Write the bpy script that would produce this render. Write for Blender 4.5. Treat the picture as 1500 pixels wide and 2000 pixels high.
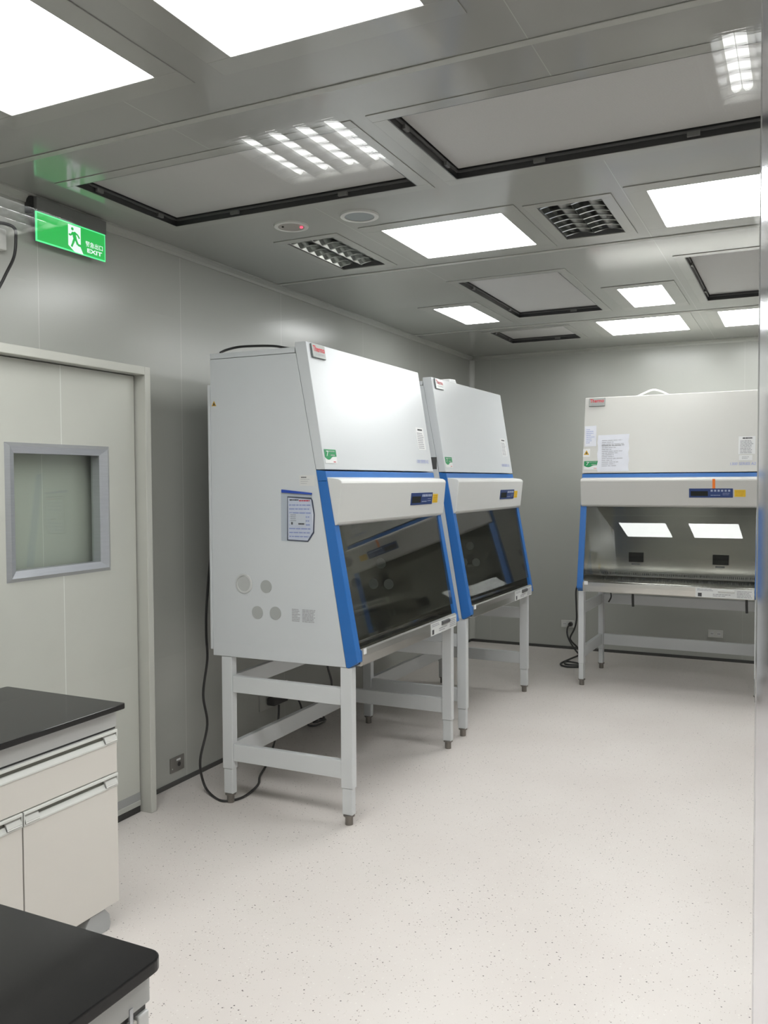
import bpy, bmesh, math, random
from mathutils import Matrix, Vector

for o in list(bpy.data.objects):
    bpy.data.objects.remove(o, do_unlink=True)
SC = bpy.context.scene
COL = SC.collection
random.seed(7)

# ------------------------------------------------------------------ camera
F_PX, YAW, PITCH, ROLL, CAM_H = 1682.99, 0.452652464, 0.0352309594, -0.00551060771, 1.58
cy, sy, cp, sp = math.cos(YAW), math.sin(YAW), math.cos(PITCH), math.sin(PITCH)
fwd = Vector((-sy * cp, cy * cp, -sp))
rgt = Vector((cy, sy, 0))
upv = rgt.cross(fwd)
cr, sr = math.cos(ROLL), math.sin(ROLL)
R = cr * rgt + sr * upv
U = -sr * rgt + cr * upv
cam_d = bpy.data.cameras.new('camera')
cam_d.sensor_fit = 'VERTICAL'
cam_d.sensor_height = 36.0
cam_d.sensor_width = 27.0
cam_d.lens = 36.0 * F_PX / 2000.0
cam_d.clip_start = 0.02
cam = bpy.data.objects.new('camera', cam_d)
COL.objects.link(cam)
cam.matrix_world = Matrix(((R.x, U.x, -fwd.x, 0), (R.y, U.y, -fwd.y, 0), (R.z, U.z, -fwd.z, CAM_H), (0, 0, 0, 1)))
SC.camera = cam

# ------------------------------------------------------------------ world, exposure, light levels
w = bpy.data.worlds.new('world')
SC.world = w
w.use_nodes = True
w.node_tree.nodes['Background'].inputs[0].default_value = (0.5, 0.5, 0.5, 1)
w.node_tree.nodes['Background'].inputs[1].default_value = 0.02
SC.view_settings.view_transform = 'Standard'
SC.view_settings.look = 'None'
SC.view_settings.gamma = 1.0
SC.view_settings.exposure = 0.0
SC.view_settings.use_curve_mapping = False
SC.cycles.max_bounces = 10
SC.cycles.diffuse_bounces = 2
SC.cycles.glossy_bounces = 6
SC.cycles.transparent_max_bounces = 16
SC.cycles.transmission_bounces = 8
PANEL_POWER = 15.8      # radiance of the flat ceiling lights
TUBE_POWER = 17.0       # radiance of the fluorescent tubes next door

# ------------------------------------------------------------------ room numbers (metres)
XL, XR, YB, H = -2.937, 1.60, 7.99, 2.789
YG = 0.35               # the glazed front wall
AX0, AX1, AY0, AH = -5.2, 1.60, -6.2, 3.091     # the room on the near side of the glass


# ------------------------------------------------------------------ materials
def mat(name):
    m = bpy.data.materials.new(name)
    m.use_nodes = True
    return m, m.node_tree, m.node_tree.nodes['Principled BSDF']


def paint(name, col, rough=0.4, metal=0.0, spec=0.5, var=0.03, scale=6.0, bump=0.0, aniso=None, coat=0.0):
    m, nt, b = mat(name)
    tc = nt.nodes.new('ShaderNodeTexCoord')
    n = nt.nodes.new('ShaderNodeTexNoise')
    n.inputs['Scale'].default_value = scale
    n.inputs['Detail'].default_value = 4
    nt.links.new(tc.outputs['Object'], n.inputs['Vector'])
    if aniso:
        mp = nt.nodes.new('ShaderNodeMapping')
        mp.inputs['Scale'].default_value = aniso
        nt.links.new(tc.outputs['Object'], mp.inputs['Vector'])
        nt.links.new(mp.outputs['Vector'], n.inputs['Vector'])
    rp = nt.nodes.new('ShaderNodeValToRGB')
    rp.color_ramp.elements[0].position = 0.3
    rp.color_ramp.elements[1].position = 0.7
    rp.color_ramp.elements[0].color = tuple(c * (1 - var) for c in col) + (1,)
    rp.color_ramp.elements[1].color = tuple(min(1, c * (1 + var)) for c in col) + (1,)
    nt.links.new(n.outputs['Fac'], rp.inputs['Fac'])
    nt.links.new(rp.outputs['Color'], b.inputs['Base Color'])
    b.inputs['Roughness'].default_value = rough
    b.inputs['Metallic'].default_value = metal
    b.inputs['Specular IOR Level'].default_value = spec
    b.inputs['Coat Weight'].default_value = coat
    b.inputs['Coat Roughness'].default_value = 0.08
    if bump:
        bp = nt.nodes.new('ShaderNodeBump')
        bp.inputs['Strength'].default_value = bump
        bp.inputs['Distance'].default_value = 0.002
        nt.links.new(n.outputs['Fac'], bp.inputs['Height'])
        nt.links.new(bp.outputs['Normal'], b.inputs['Normal'])
    return m


def seams(m, axis, places, width=0.0015, col=(0.60, 0.605, 0.57)):
    """thin sealed joints between wall or ceiling panels, at fixed places along one axis"""
    nt = m.node_tree
    b = nt.nodes['Principled BSDF']
    src = b.inputs['Base Color'].links[0].from_socket
    tc = nt.nodes.new('ShaderNodeTexCoord')
    sx = nt.nodes.new('ShaderNodeSeparateXYZ')
    nt.links.new(tc.outputs['Object'], sx.inputs[0])
    acc = None
    for p in places:
        a = nt.nodes.new('ShaderNodeMath'); a.operation = 'COMPARE'
        a.inputs[1].default_value = p
        a.inputs[2].default_value = width
        nt.links.new(sx.outputs[axis], a.inputs[0])
        if acc is None:
            acc = a.outputs[0]
        else:
            mx = nt.nodes.new('ShaderNodeMath'); mx.operation = 'MAXIMUM'
            nt.links.new(acc, mx.inputs[0]); nt.links.new(a.outputs[0], mx.inputs[1])
            acc = mx.outputs[0]
    mix = nt.nodes.new('ShaderNodeMix'); mix.data_type = 'RGBA'
    nt.links.new(acc, mix.inputs['Factor'])
    nt.links.new(src, mix.inputs['A'])
    mix.inputs['B'].default_value = tuple(col) + (1,)
    nt.links.new(mix.outputs['Result'], b.inputs['Base Color'])
    return m


def emit(name, col, strength):
    m, nt, b = mat(name)
    b.inputs['Base Color'].default_value = (0.06, 0.06, 0.06, 1)
    b.inputs['Emission Color'].default_value = tuple(col) + (1,)
    b.inputs['Emission Strength'].default_value = strength
    return m


def clear_glass(name, tint=(0.97, 0.985, 0.975), f0=0.04, rough=0.0):
    m = bpy.data.materials.new(name)
    m.use_nodes = True
    nt = m.node_tree
    nt.nodes.clear()
    out = nt.nodes.new('ShaderNodeOutputMaterial')
    tr = nt.nodes.new('ShaderNodeBsdfTransparent')
    tr.inputs[0].default_value = tuple(tint) + (1,)
    gl = nt.nodes.new('ShaderNodeBsdfGlossy')
    gl.inputs['Roughness'].default_value = rough
    geo = nt.nodes.new('ShaderNodeNewGeometry')
    dot = nt.nodes.new('ShaderNodeVectorMath'); dot.operation = 'DOT_PRODUCT'
    nt.links.new(geo.outputs['Normal'], dot.inputs[0]); nt.links.new(geo.outputs['Incoming'], dot.inputs[1])
    ab = nt.nodes.new('ShaderNodeMath'); ab.operation = 'ABSOLUTE'
    nt.links.new(dot.outputs['Value'], ab.inputs[0])
    om = nt.nodes.new('ShaderNodeMath'); om.operation = 'SUBTRACT'; om.inputs[0].default_value = 1.0
    nt.links.new(ab.outputs[0], om.inputs[1])
    pw = nt.nodes.new('ShaderNodeMath'); pw.operation = 'POWER'; pw.inputs[1].default_value = 5.0
    nt.links.new(om.outputs[0], pw.inputs[0])
    ma = nt.nodes.new('ShaderNodeMath'); ma.operation = 'MULTIPLY_ADD'
    ma.inputs[1].default_value = 1 - f0; ma.inputs[2].default_value = f0
    nt.links.new(pw.outputs[0], ma.inputs[0])
    mx = nt.nodes.new('ShaderNodeMixShader')
    nt.links.new(ma.outputs[0], mx.inputs[0]); nt.links.new(tr.outputs[0], mx.inputs[1]); nt.links.new(gl.outputs[0], mx.inputs[2])
    nt.links.new(mx.outputs[0], out.inputs[0])
    return m


def floor_material():
    m, nt, b = mat('speckled_vinyl')
    tc = nt.nodes.new('ShaderNodeTexCoord')
    n = nt.nodes.new('ShaderNodeTexNoise'); n.inputs['Scale'].default_value = 1.6; n.inputs['Detail'].default_value = 5
    nt.links.new(tc.outputs['Object'], n.inputs['Vector'])
    rp = nt.nodes.new('ShaderNodeValToRGB')
    rp.color_ramp.elements[0].position = 0.3; rp.color_ramp.elements[1].position = 0.72
    rp.color_ramp.elements[0].color = (0.70, 0.645, 0.61, 1)
    rp.color_ramp.elements[1].color = (0.76, 0.71, 0.675, 1)
    nt.links.new(n.outputs['Fac'], rp.inputs['Fac'])
    cur = rp.outputs['Color']
    for scale, lo, gate, col in ((40.0, 0.112, 0.70, (0.11, 0.095, 0.09)), (62.0, 0.14, 0.68, (0.24, 0.20, 0.18)), (100.0, 0.17, 0.60, (0.46, 0.40, 0.36)),
                                 (60.0, 0.18, 0.72, (0.80, 0.76, 0.72))):
        v = nt.nodes.new('ShaderNodeTexVoronoi'); v.inputs['Scale'].default_value = scale
        v.voronoi_dimensions = '3D'
        nt.links.new(tc.outputs['Object'], v.inputs['Vector'])
        lt = nt.nodes.new('ShaderNodeMath'); lt.operation = 'LESS_THAN'; lt.inputs[1].default_value = lo
        nt.links.new(v.outputs['Distance'], lt.inputs[0])
        sc_ = nt.nodes.new('ShaderNodeSeparateColor')
        nt.links.new(v.outputs['Color'], sc_.inputs[0])
        gt = nt.nodes.new('ShaderNodeMath'); gt.operation = 'GREATER_THAN'; gt.inputs[1].default_value = gate
        nt.links.new(sc_.outputs[0], gt.inputs[0])
        mu = nt.nodes.new('ShaderNodeMath'); mu.operation = 'MULTIPLY'
        nt.links.new(lt.outputs[0], mu.inputs[0]); nt.links.new(gt.outputs[0], mu.inputs[1])
        mix = nt.nodes.new('ShaderNodeMix'); mix.data_type = 'RGBA'
        nt.links.new(mu.outputs[0], mix.inputs['Factor']); nt.links.new(cur, mix.inputs['A'])
        mix.inputs['B'].default_value = col + (1,)
        cur = mix.outputs['Result']
    nt.links.new(cur, b.inputs['Base Color'])
    b.inputs['Roughness'].default_value = 0.38
    b.inputs['Specular IOR Level'].default_value = 0.4
    return m


def grille_material(name, base, dark, scale=900.0):
    """finely perforated sheet"""
    m, nt, b = mat(name)
    tc = nt.nodes.new('ShaderNodeTexCoord')
    v = nt.nodes.new('ShaderNodeTexVoronoi'); v.inputs['Scale'].default_value = scale; v.inputs['Randomness'].default_value = 0.1
    nt.links.new(tc.outputs['Object'], v.inputs['Vector'])
    rp = nt.nodes.new('ShaderNodeValToRGB')
    rp.color_ramp.elements[0].position = 0.25; rp.color_ramp.elements[1].position = 0.4
    rp.color_ramp.elements[0].color = dark + (1,); rp.color_ramp.elements[1].color = base + (1,)
    nt.links.new(v.outputs['Distance'], rp.inputs['Fac'])
    nt.links.new(rp.outputs['Color'], b.inputs['Base Color'])
    b.inputs['Roughness'].default_value = 0.5
    return m


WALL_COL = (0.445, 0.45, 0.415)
M = {}
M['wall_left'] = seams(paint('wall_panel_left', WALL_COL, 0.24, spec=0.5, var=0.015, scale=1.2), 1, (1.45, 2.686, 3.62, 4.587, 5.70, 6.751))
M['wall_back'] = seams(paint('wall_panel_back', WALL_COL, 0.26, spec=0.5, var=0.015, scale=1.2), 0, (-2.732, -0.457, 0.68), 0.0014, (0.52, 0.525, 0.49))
M['wall'] = paint('wall_panel', (0.66, 0.66, 0.63), 0.3, spec=0.4, var=0.015, scale=1.2)  # unseen walls, colour lifted above the seen ones to bounce more light
M['ceiling'] = seams(seams(paint('ceiling_panel', (0.37, 0.37, 0.35), 0.12, spec=0.65, var=0.015, scale=1.0), 1, (0.35,), 0.001), 0, (-0.69, -1.95), 0.0012, (0.5, 0.5, 0.47))
M['trim'] = paint('trim_paint', (0.44, 0.445, 0.41), 0.3)
M['flange'] = paint('flange_paint', (0.39, 0.39, 0.365), 0.12, spec=0.7)
M['kick'] = paint('kick_rail_grey', (0.33, 0.335, 0.33), 0.35)
M['base'] = paint('baseboard_rubber', (0.05, 0.05, 0.047), 0.5)
M['door'] = seams(paint('door_paint', (0.545, 0.55, 0.50), 0.28, var=0.012), 1, (2.71,), 0.0018, (0.75, 0.76, 0.72))
M['door_frame'] = paint('door_frame_paint', (0.57, 0.57, 0.52), 0.3, var=0.015)
M['alu'] = paint('brushed_aluminium', (0.55, 0.565, 0.60), 0.34, metal=0.75, var=0.05, aniso=(2, 2, 60))
M['alu_pale'] = paint('pale_aluminium', (0.70, 0.705, 0.70), 0.4, metal=0.35, var=0.03)
M['rubber'] = paint('black_rubber', (0.012, 0.012, 0.012), 0.45, var=0.1)
M['black_metal'] = paint('black_gap', (0.02, 0.02, 0.021), 0.35, var=0.1)
M['dark_grey'] = paint('dark_grey_metal', (0.09, 0.09, 0.09), 0.4, var=0.05)
M['cab'] = paint('cabinet_enamel', (0.63, 0.65, 0.665), 0.3, var=0.01, scale=3)
M['cab_warm'] = paint('cabinet_enamel_warm', (0.655, 0.645, 0.61), 0.3, var=0.01, scale=3)
M['visor_warm'] = paint('visor_plastic_warm', (0.58, 0.57, 0.54), 0.36, var=0.01, scale=3)
M['visor'] = paint('visor_plastic', (0.68, 0.68, 0.66), 0.36, var=0.01, scale=3)
M['stand'] = paint('stand_enamel', (0.66, 0.675, 0.68), 0.35, var=0.01, scale=3)
M['blue'] = paint('blue_enamel', (0.022, 0.15, 0.47), 0.33, var=0.04)
M['steel'] = paint('stainless_steel', (0.58, 0.57, 0.53), 0.16, metal=1.0, var=0.06, aniso=(1.5, 40, 90))
M['steel_bright'] = paint('bright_stainless', (0.84, 0.83, 0.805), 0.15, metal=1.0, var=0.05, aniso=(5, 40, 90))
M['foot'] = paint('foot_steel', (0.22, 0.20, 0.18), 0.4, metal=0.7, var=0.1)
M['sash'] = clear_glass('sash_glass', (0.79, 0.80, 0.79), 0.05)
M['pane'] = clear_glass('window_glass', (0.985, 0.995, 0.988), 0.034)
M['door_pane'] = clear_glass('door_glass', (0.95, 0.975, 0.95), 0.045)
M['panel'] = emit('light_diffuser', (1.0, 1.0, 1.0), PANEL_POWER)
M['tube'] = emit('fluorescent_tube', (1.0, 1.0, 1.0), TUBE_POWER)
M['tube_off'] = paint('unlit_tube', (0.75, 0.75, 0.73), 0.3)
M['mirror'] = paint('louvre_aluminium', (0.62, 0.63, 0.62), 0.14, metal=1.0, var=0.06)
M['louvre_lit'] = paint('satin_louvre', (0.42, 0.43, 0.43), 0.35, metal=0.6, var=0.06)
M['filter'] = grille_material('filter_face', (0.56, 0.555, 0.54), (0.46, 0.455, 0.44), 260.0)
M['speaker'] = grille_material('speaker_mesh', (0.28, 0.31, 0.31), (0.10, 0.11, 0.11), 320.0)
M['white_plastic'] = paint('white_plastic', (0.66, 0.66, 0.63), 0.4)
M['detector'] = paint('detector_plastic', (0.34, 0.32, 0.29), 0.5)
M['red_led'] = emit('red_led', (1.0, 0.05, 0.10), 3.0)
M['white'] = paint('white_label', (0.80, 0.80, 0.80), 0.45, var=0.01)
M['paper'] = paint('paper', (0.76, 0.77, 0.83), 0.55, var=0.03, scale=14)
M['ink'] = paint('ink', (0.05, 0.05, 0.055), 0.6)
M['ink_grey'] = paint('grey_ink', (0.38, 0.38, 0.40), 0.6)
M['ink_blue'] = paint('blue_ink', (0.33, 0.38, 0.66), 0.6)
M['red'] = paint('red_print', (0.70, 0.025, 0.05), 0.4)
M['badge'] = paint('badge_silver', (0.45, 0.47, 0.45), 0.3, metal=0.3)
M['badge_dark'] = paint('badge_edge', (0.13, 0.15, 0.15), 0.35)
M['green'] = paint('green_print', (0.0, 0.27, 0.08), 0.35)
M['yellow'] = paint('yellow_print', (0.80, 0.52, 0.02), 0.45)
M['amber'] = paint('amber_print', (0.62, 0.36, 0.02), 0.45)
M['orange'] = paint('orange_tape', (0.90, 0.20, 0.01), 0.45)
M['navy'] = paint('display_navy', (0.015, 0.045, 0.18), 0.3)
M['screen'] = paint('display_screen', (0.010, 0.012, 0.010), 0.45, spec=0.2)
M['button'] = paint('button_pale', (0.42, 0.47, 0.62), 0.4)
M['plate'] = paint('printed_plate', (0.74, 0.75, 0.74), 0.35)
M['disc'] = paint('grey_plug', (0.40, 0.41, 0.40), 0.4)
M['disc_big'] = paint('grey_cover', (0.50, 0.51, 0.50), 0.35)
M['pouch'] = clear_glass('pouch_film', (0.93, 0.945, 0.97), 0.05, 0.12)
M['pouch_blue'] = paint('pouch_zip', (0.02, 0.07, 0.42), 0.35)
M['sheet_edge'] = paint('dark_card', (0.05, 0.06, 0.10), 0.45)
M['bench_top'] = paint('black_phenolic', (0.007, 0.007, 0.008), 0.10, spec=0.25, var=0.15)
M['bench'] = paint('bench_laminate', (0.73, 0.695, 0.645), 0.33, var=0.015, scale=2)
M['bench_apron'] = paint('bench_apron', (0.52, 0.52, 0.51), 0.4, var=0.02)
M['handle'] = paint('handle_profile', (0.72, 0.725, 0.69), 0.32, var=0.02)
M['handle_dark'] = paint('handle_recess', (0.16, 0.16, 0.13), 0.4)
M['bench_foot'] = paint('bench_foot', (0.42, 0.43, 0.43), 0.45)
M['outlet_steel'] = paint('outlet_steel', (0.26, 0.25, 0.23), 0.35, metal=0.6)
M['sign_green'] = emit('sign_green', (0.008, 0.46, 0.07), 1.1)
M['sign_edge'] = emit('sign_edge', (0.10, 0.90, 0.32), 1.15)
M['sign_white'] = emit('sign_white', (0.85, 0.95, 0.92), 1.1)
M['sign_house'] = paint('sign_housing', (0.16, 0.16, 0.155), 0.35)
M['anteroom'] = paint('anteroom_paint', (0.50, 0.50, 0.48), 0.6)


def joint_material():
    m, nt, b = mat('clear_silicone')
    b.inputs['Base Color'].default_value = (0.88, 0.90, 0.92, 1)
    b.inputs['Transmission Weight'].default_value = 1.0
    b.inputs['Roughness'].default_value = 0.14
    b.inputs['IOR'].default_value = 1.12
    return m


M['joint'] = joint_material()


# ------------------------------------------------------------------ mesh helpers
def empty(name, loc=(0, 0, 0), rz=0.0):
    o = bpy.data.objects.new(name, None)
    o.empty_display_size = 0.1
    COL.objects.link(o)
    o.location = loc
    o.rotation_euler = (0, 0, rz)
    return o


def tag(o, label, cat, group=None):
    o['label'] = label
    o['category'] = cat
    if group:
        o['group'] = group
    return o


def structure(o):
    o['kind'] = 'structure'
    return o


def link(name, me, m, parent=None):
    o = bpy.data.objects.new(name, me)
    COL.objects.link(o)
    if m is not None and not me.materials:
        me.materials.append(m)
    if parent is not None:
        o.parent = parent
    return o


class MB:
    """collects shapes into one mesh"""
    def __init__(self):
        self.v, self.f, self.smooth = [], [], []

    def add(self, vs, fs, smooth=False):
        k = len(self.v)
        self.v += [tuple(p) for p in vs]
        self.f += [[i + k for i in f] for f in fs]
        self.smooth += [smooth] * len(fs)
        return self

    def box(self, x0, x1, y0, y1, z0, z1):
        vs = [(x0, y0, z0), (x1, y0, z0), (x1, y1, z0), (x0, y1, z0), (x0, y0, z1), (x1, y0, z1), (x1, y1, z1), (x0, y1, z1)]
        return self.add(vs, [[0, 3, 2, 1], [4, 5, 6, 7], [0, 1, 5, 4], [1, 2, 6, 5], [2, 3, 7, 6], [3, 0, 4, 7]])

    def obox(self, c, u, v, wu, hv, t):
        """box centred on the face point c, spanned by u and v, t thick outwards along u x v"""
        u, v, c = Vector(u).normalized(), Vector(v).normalized(), Vector(c)
        n = u.cross(v)
        vs = []
        for k in (0.0, t):
            for a, b in ((-1, -1), (1, -1), (1, 1), (-1, 1)):
                vs.append(c + u * (a * wu / 2) + v * (b * hv / 2) + n * k)
        return self.add(vs, [[0, 3, 2, 1], [4, 5, 6, 7], [0, 1, 5, 4], [1, 2, 6, 5], [2, 3, 7, 6], [3, 0, 4, 7]])

    def prism(self, poly, a0, a1, fn):
        """poly: 2D outline; fn(p, a) -> 3D; closed solid between a0 and a1"""
        n = len(poly)
        vs = [fn(p, a0) for p in poly] + [fn(p, a1) for p in poly]
        fs = [list(range(n))[::-1], list(range(n, 2 * n))]
        fs += [[i, (i + 1) % n, n + (i + 1) % n, n + i] for i in range(n)]
        return self.add(vs, fs)

    def cyl(self, c, ax, r, h, n=24, r2=None):
        ax = Vector(ax).normalized()
        a = ax.orthogonal().normalized()
        b = ax.cross(a)
        c = Vector(c)
        r2 = r if r2 is None else r2
        vs = [c + (a * math.cos(t) + b * math.sin(t)) * r for t in [2 * math.pi * i / n for i in range(n)]]
        vs += [c + ax * h + (a * math.cos(t) + b * math.sin(t)) * r2 for t in [2 * math.pi * i / n for i in range(n)]]
        self.add(vs[:n], [list(range(n))[::-1]])
        self.add(vs[n:], [list(range(n))])
        self.add(vs, [[i, (i + 1) % n, n + (i + 1) % n, n + i] for i in range(n)], True)
        return self

    def ring(self, c, ax, r0, r1, h, n=40):
        ax = Vector(ax).normalized()
        a = ax.orthogonal().normalized(); b = ax.cross(a); c = Vector(c)
        vs = []
        for rr, hh in ((r0, 0), (r1, 0), (r1 - 0.002, h), (r0, h)):
            vs += [c + ax * hh + (a * math.cos(2 * math.pi * i / n) + b * math.sin(2 * math.pi * i / n)) * rr for i in range(n)]
        fs = []
        for k in range(4):
            for i in range(n):
                j = (i + 1) % n
                fs.append([k * n + i, k * n + j, ((k + 1) % 4) * n + j, ((k + 1) % 4) * n + i])
        return self.add(vs, fs)

    def tube(self, pts, r, n=8, sub=6):
        P = [Vector(p) for p in pts]
        if sub > 1 and len(P) > 2:
            Q = []
            for i in range(len(P) - 1):
                p0, p1, p2, p3 = P[max(i - 1, 0)], P[i], P[i + 1], P[min(i + 2, len(P) - 1)]
                for s in range(sub):
                    t = s / sub
                    Q.append(0.5 * (2 * p1 + (p2 - p0) * t + (2 * p0 - 5 * p1 + 4 * p2 - p3) * t * t + (3 * p1 - p0 - 3 * p2 + p3) * t ** 3))
            Q.append(P[-1]); P = Q
        vs, prev = [], None
        for i, p in enumerate(P):
            d = (P[min(i + 1, len(P) - 1)] - P[max(i - 1, 0)]).normalized()
            a = d.orthogonal().normalized() if prev is None else (prev - d * prev.dot(d)).normalized()
            prev = a
            b = d.cross(a)
            vs += [p + (a * math.cos(2 * math.pi * k / n) + b * math.sin(2 * math.pi * k / n)) * r for k in range(n)]
        m = len(P)
        fs = [[i * n + k, i * n + (k + 1) % n, (i + 1) * n + (k + 1) % n, (i + 1) * n + k] for i in range(m - 1) for k in range(n)]
        self.add(vs, fs, True)
        self.add(vs[:n], [list(range(n))[::-1]])
        self.add(vs[-n:], [list(range(n))])
        return self

    def build(self, name, m, parent=None, bevel=0.0, seg=2):
        me = bpy.data.meshes.new(name)
        me.from_pydata([tuple(p) for p in self.v], [], self.f)
        me.update()
        bm = bmesh.new(); bm.from_mesh(me)
        bmesh.ops.recalc_face_normals(bm, faces=bm.faces)
        bm.to_mesh(me); bm.free()
        for p, s in zip(me.polygons, self.smooth):
            p.use_smooth = s
        o = link(name, me, m, parent)
        if bevel:
            bv = o.modifiers.new('bevel', 'BEVEL')
            bv.width = bevel; bv.segments = seg; bv.limit_method = 'ANGLE'; bv.angle_limit = math.radians(40)
        return o


def box(name, m, parent, x0, x1, y0, y1, z0, z1, bevel=0.0, seg=2):
    return MB().box(x0, x1, y0, y1, z0, z1).build(name, m, parent, bevel, seg)


def slab(name, m, us, vs, holes, t0, t1, fn):
    """a slab over the u-v rectangle with rectangular holes cut right through; fn(u, v, t) -> 3D"""
    us = sorted(set([round(x, 5) for x in us] + [round(x, 5) for h in holes for x in h[:2]]))
    vs = sorted(set([round(x, 5) for x in vs] + [round(x, 5) for h in holes for x in h[2:]]))

    def solid(i, j):
        if i < 0 or j < 0 or i >= len(us) - 1 or j >= len(vs) - 1:
            return False
        cu, cv = (us[i] + us[i + 1]) / 2, (vs[j] + vs[j + 1]) / 2
        return not any(h[0] < cu < h[1] and h[2] < cv < h[3] for h in holes)
    bm = bmesh.new()
    vd = {}

    def V(i, j, k):
        if (i, j, k) not in vd:
            vd[(i, j, k)] = bm.verts.new(fn(us[i], vs[j], (t0, t1)[k]))
        return vd[(i, j, k)]
    for i in range(len(us) - 1):
        for j in range(len(vs) - 1):
            if not solid(i, j):
                continue
            for k in (0, 1):
                bm.faces.new([V(i, j, k), V(i + 1, j, k), V(i + 1, j + 1, k), V(i, j + 1, k)])
            for (di, dj, a, b) in ((-1, 0, (i, j), (i, j + 1)), (1, 0, (i + 1, j), (i + 1, j + 1)), (0, -1, (i, j), (i + 1, j)), (0, 1, (i, j + 1), (i + 1, j + 1))):
                if not solid(i + di, j + dj):
                    bm.faces.new([V(*a, 0), V(*b, 0), V(*b, 1), V(*a, 1)])
    bmesh.ops.recalc_face_normals(bm, faces=bm.faces)
    me = bpy.data.meshes.new(name)
    bm.to_mesh(me); bm.free()
    return link(name, me, m)


def text(name, body, m, parent, origin, u, v, height, width=None, align='LEFT', bold=0.0, shear=0.0, lift=0.0006):
    """flat lettering laid on the plane spanned by u (reading direction) and v (up)"""
    cu = bpy.data.curves.new(name, 'FONT')
    cu.body = body
    cu.size = 1.0
    cu.extrude = 0.0
    cu.offset = bold
    cu.shear = shear
    tmp = bpy.data.objects.new(name, cu)
    COL.objects.link(tmp)
    bpy.context.view_layer.update()
    dg = bpy.context.evaluated_depsgraph_get()
    me = bpy.data.meshes.new_from_object(tmp.evaluated_get(dg))
    bpy.data.objects.remove(tmp, do_unlink=True)
    me.materials.clear()
    xs = [p.co.x for p in me.vertices]; ys = [p.co.y for p in me.vertices]
    x0, x1, y0, y1 = min(xs), max(xs), min(ys), max(ys)
    sy_ = height / (y1 - y0)
    sx_ = width / (x1 - x0) if width else sy_
    u, v, o = Vector(u).normalized(), Vector(v).normalized(), Vector(origin)
    n = u.cross(v)
    cx_ = {'LEFT': x0, 'CENTER': (x0 + x1) / 2}[align]
    for p in me.vertices:
        p.co = o + u * ((p.co.x - cx_) * sx_) + v * ((p.co.y - y0) * sy_) + n * lift
    return link(name, me, m, parent)


def lines_on(name, m, parent, c, u, v, wid, hei, rows, thick=0.5, ragged=0.35, lift=0.0, t=0.0005, seed=1):
    """rows of printed text too small to read"""
    rnd = random.Random(seed)
    u, v, c = Vector(u).normalized(), Vector(v).normalized(), Vector(c)
    n = u.cross(v)
    mb = MB()
    for r in range(rows):
        yy = hei / 2 - (r + 0.5) * hei / rows
        L = wid * (1 - ragged * rnd.random())
        x = -wid / 2
        while x < -wid / 2 + L - 0.002:
            seg = min(rnd.uniform(0.08, 0.3) * wid, -wid / 2 + L - x)
            mb.obox(c + u * (x + seg / 2) + v * yy + n * lift, u, v, seg, hei / rows * thick, t)
            x += seg + 0.03 * wid
    return mb.build(name, m, parent)


# ------------------------------------------------------------------ room shell
structure(slab('floor', floor_material(), (AX0, AX1), (AY0, YB + 0.1), [], -0.1, 0.0, lambda u, v, t: (u, v, t)))

LIGHTS = [  # x0 x1 y0 y1
    (-2.345, -1.75, 1.45, 2.05), (-1.472, -0.878, 1.45, 2.05), (-0.599, -0.005, 1.45, 2.05), (0.274, 0.868, 1.45, 2.05), (-1.837, -1.238, 3.766, 4.345), (-0.598, 0.0, 3.755, 4.335),  # rightmost near-row panel is unseen, added to brighten the door and bench
    (-2.345, -2.08, 5.632, 6.295), (-1.07, -0.80, 5.588, 6.222), (-1.435, -0.83, 6.66, 7.336), (-0.565, 0.03, 6.66, 7.336)]
LOUVRES = [(-2.365, -2.10, 3.756, 4.355), (-1.075, -0.79, 3.77, 4.325)]
FILTERS = [(-2.67, -1.43, 2.64, 3.27), (-1.26, -0.02, 2.632, 3.272), (-1.905, -1.288, 4.962, 6.22), (-0.592, 0.02, 4.965, 6.226), (-2.31, -1.70, 6.74, 7.345)]
structure(slab('ceiling', M['ceiling'], (XL - 0.08, XR + 0.08), (YG - 0.06, YB + 0.08), LIGHTS + LOUVRES + FILTERS, H, H + 0.10, lambda u, v, t: (u, v, t)))
structure(slab('wall_left', M['wall_left'], (YG - 0.06, YB + 0.08), (0, H + 0.10), [], XL - 0.08, XL, lambda u, v, t: (t, u, v)))
structure(slab('wall_right', M['wall'], (YG - 0.06, YB + 0.08), (0, H + 0.10), [], XR, XR + 0.08, lambda u, v, t: (t, u, v)))
structure(slab('wall_back', M['wall_back'], (XL, XR), (0, H + 0.10), [], YB, YB + 0.08, lambda u, v, t: (u, t, v)))
WIN = (-1.45, 1.20, 0.92, 2.30)
structure(slab('wall_front', M['wall'], (AX0, AX1), (0, AH + 0.1), [WIN], YG - 0.05, YG + 0.05, lambda u, v, t: (u, t, v)))

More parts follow.
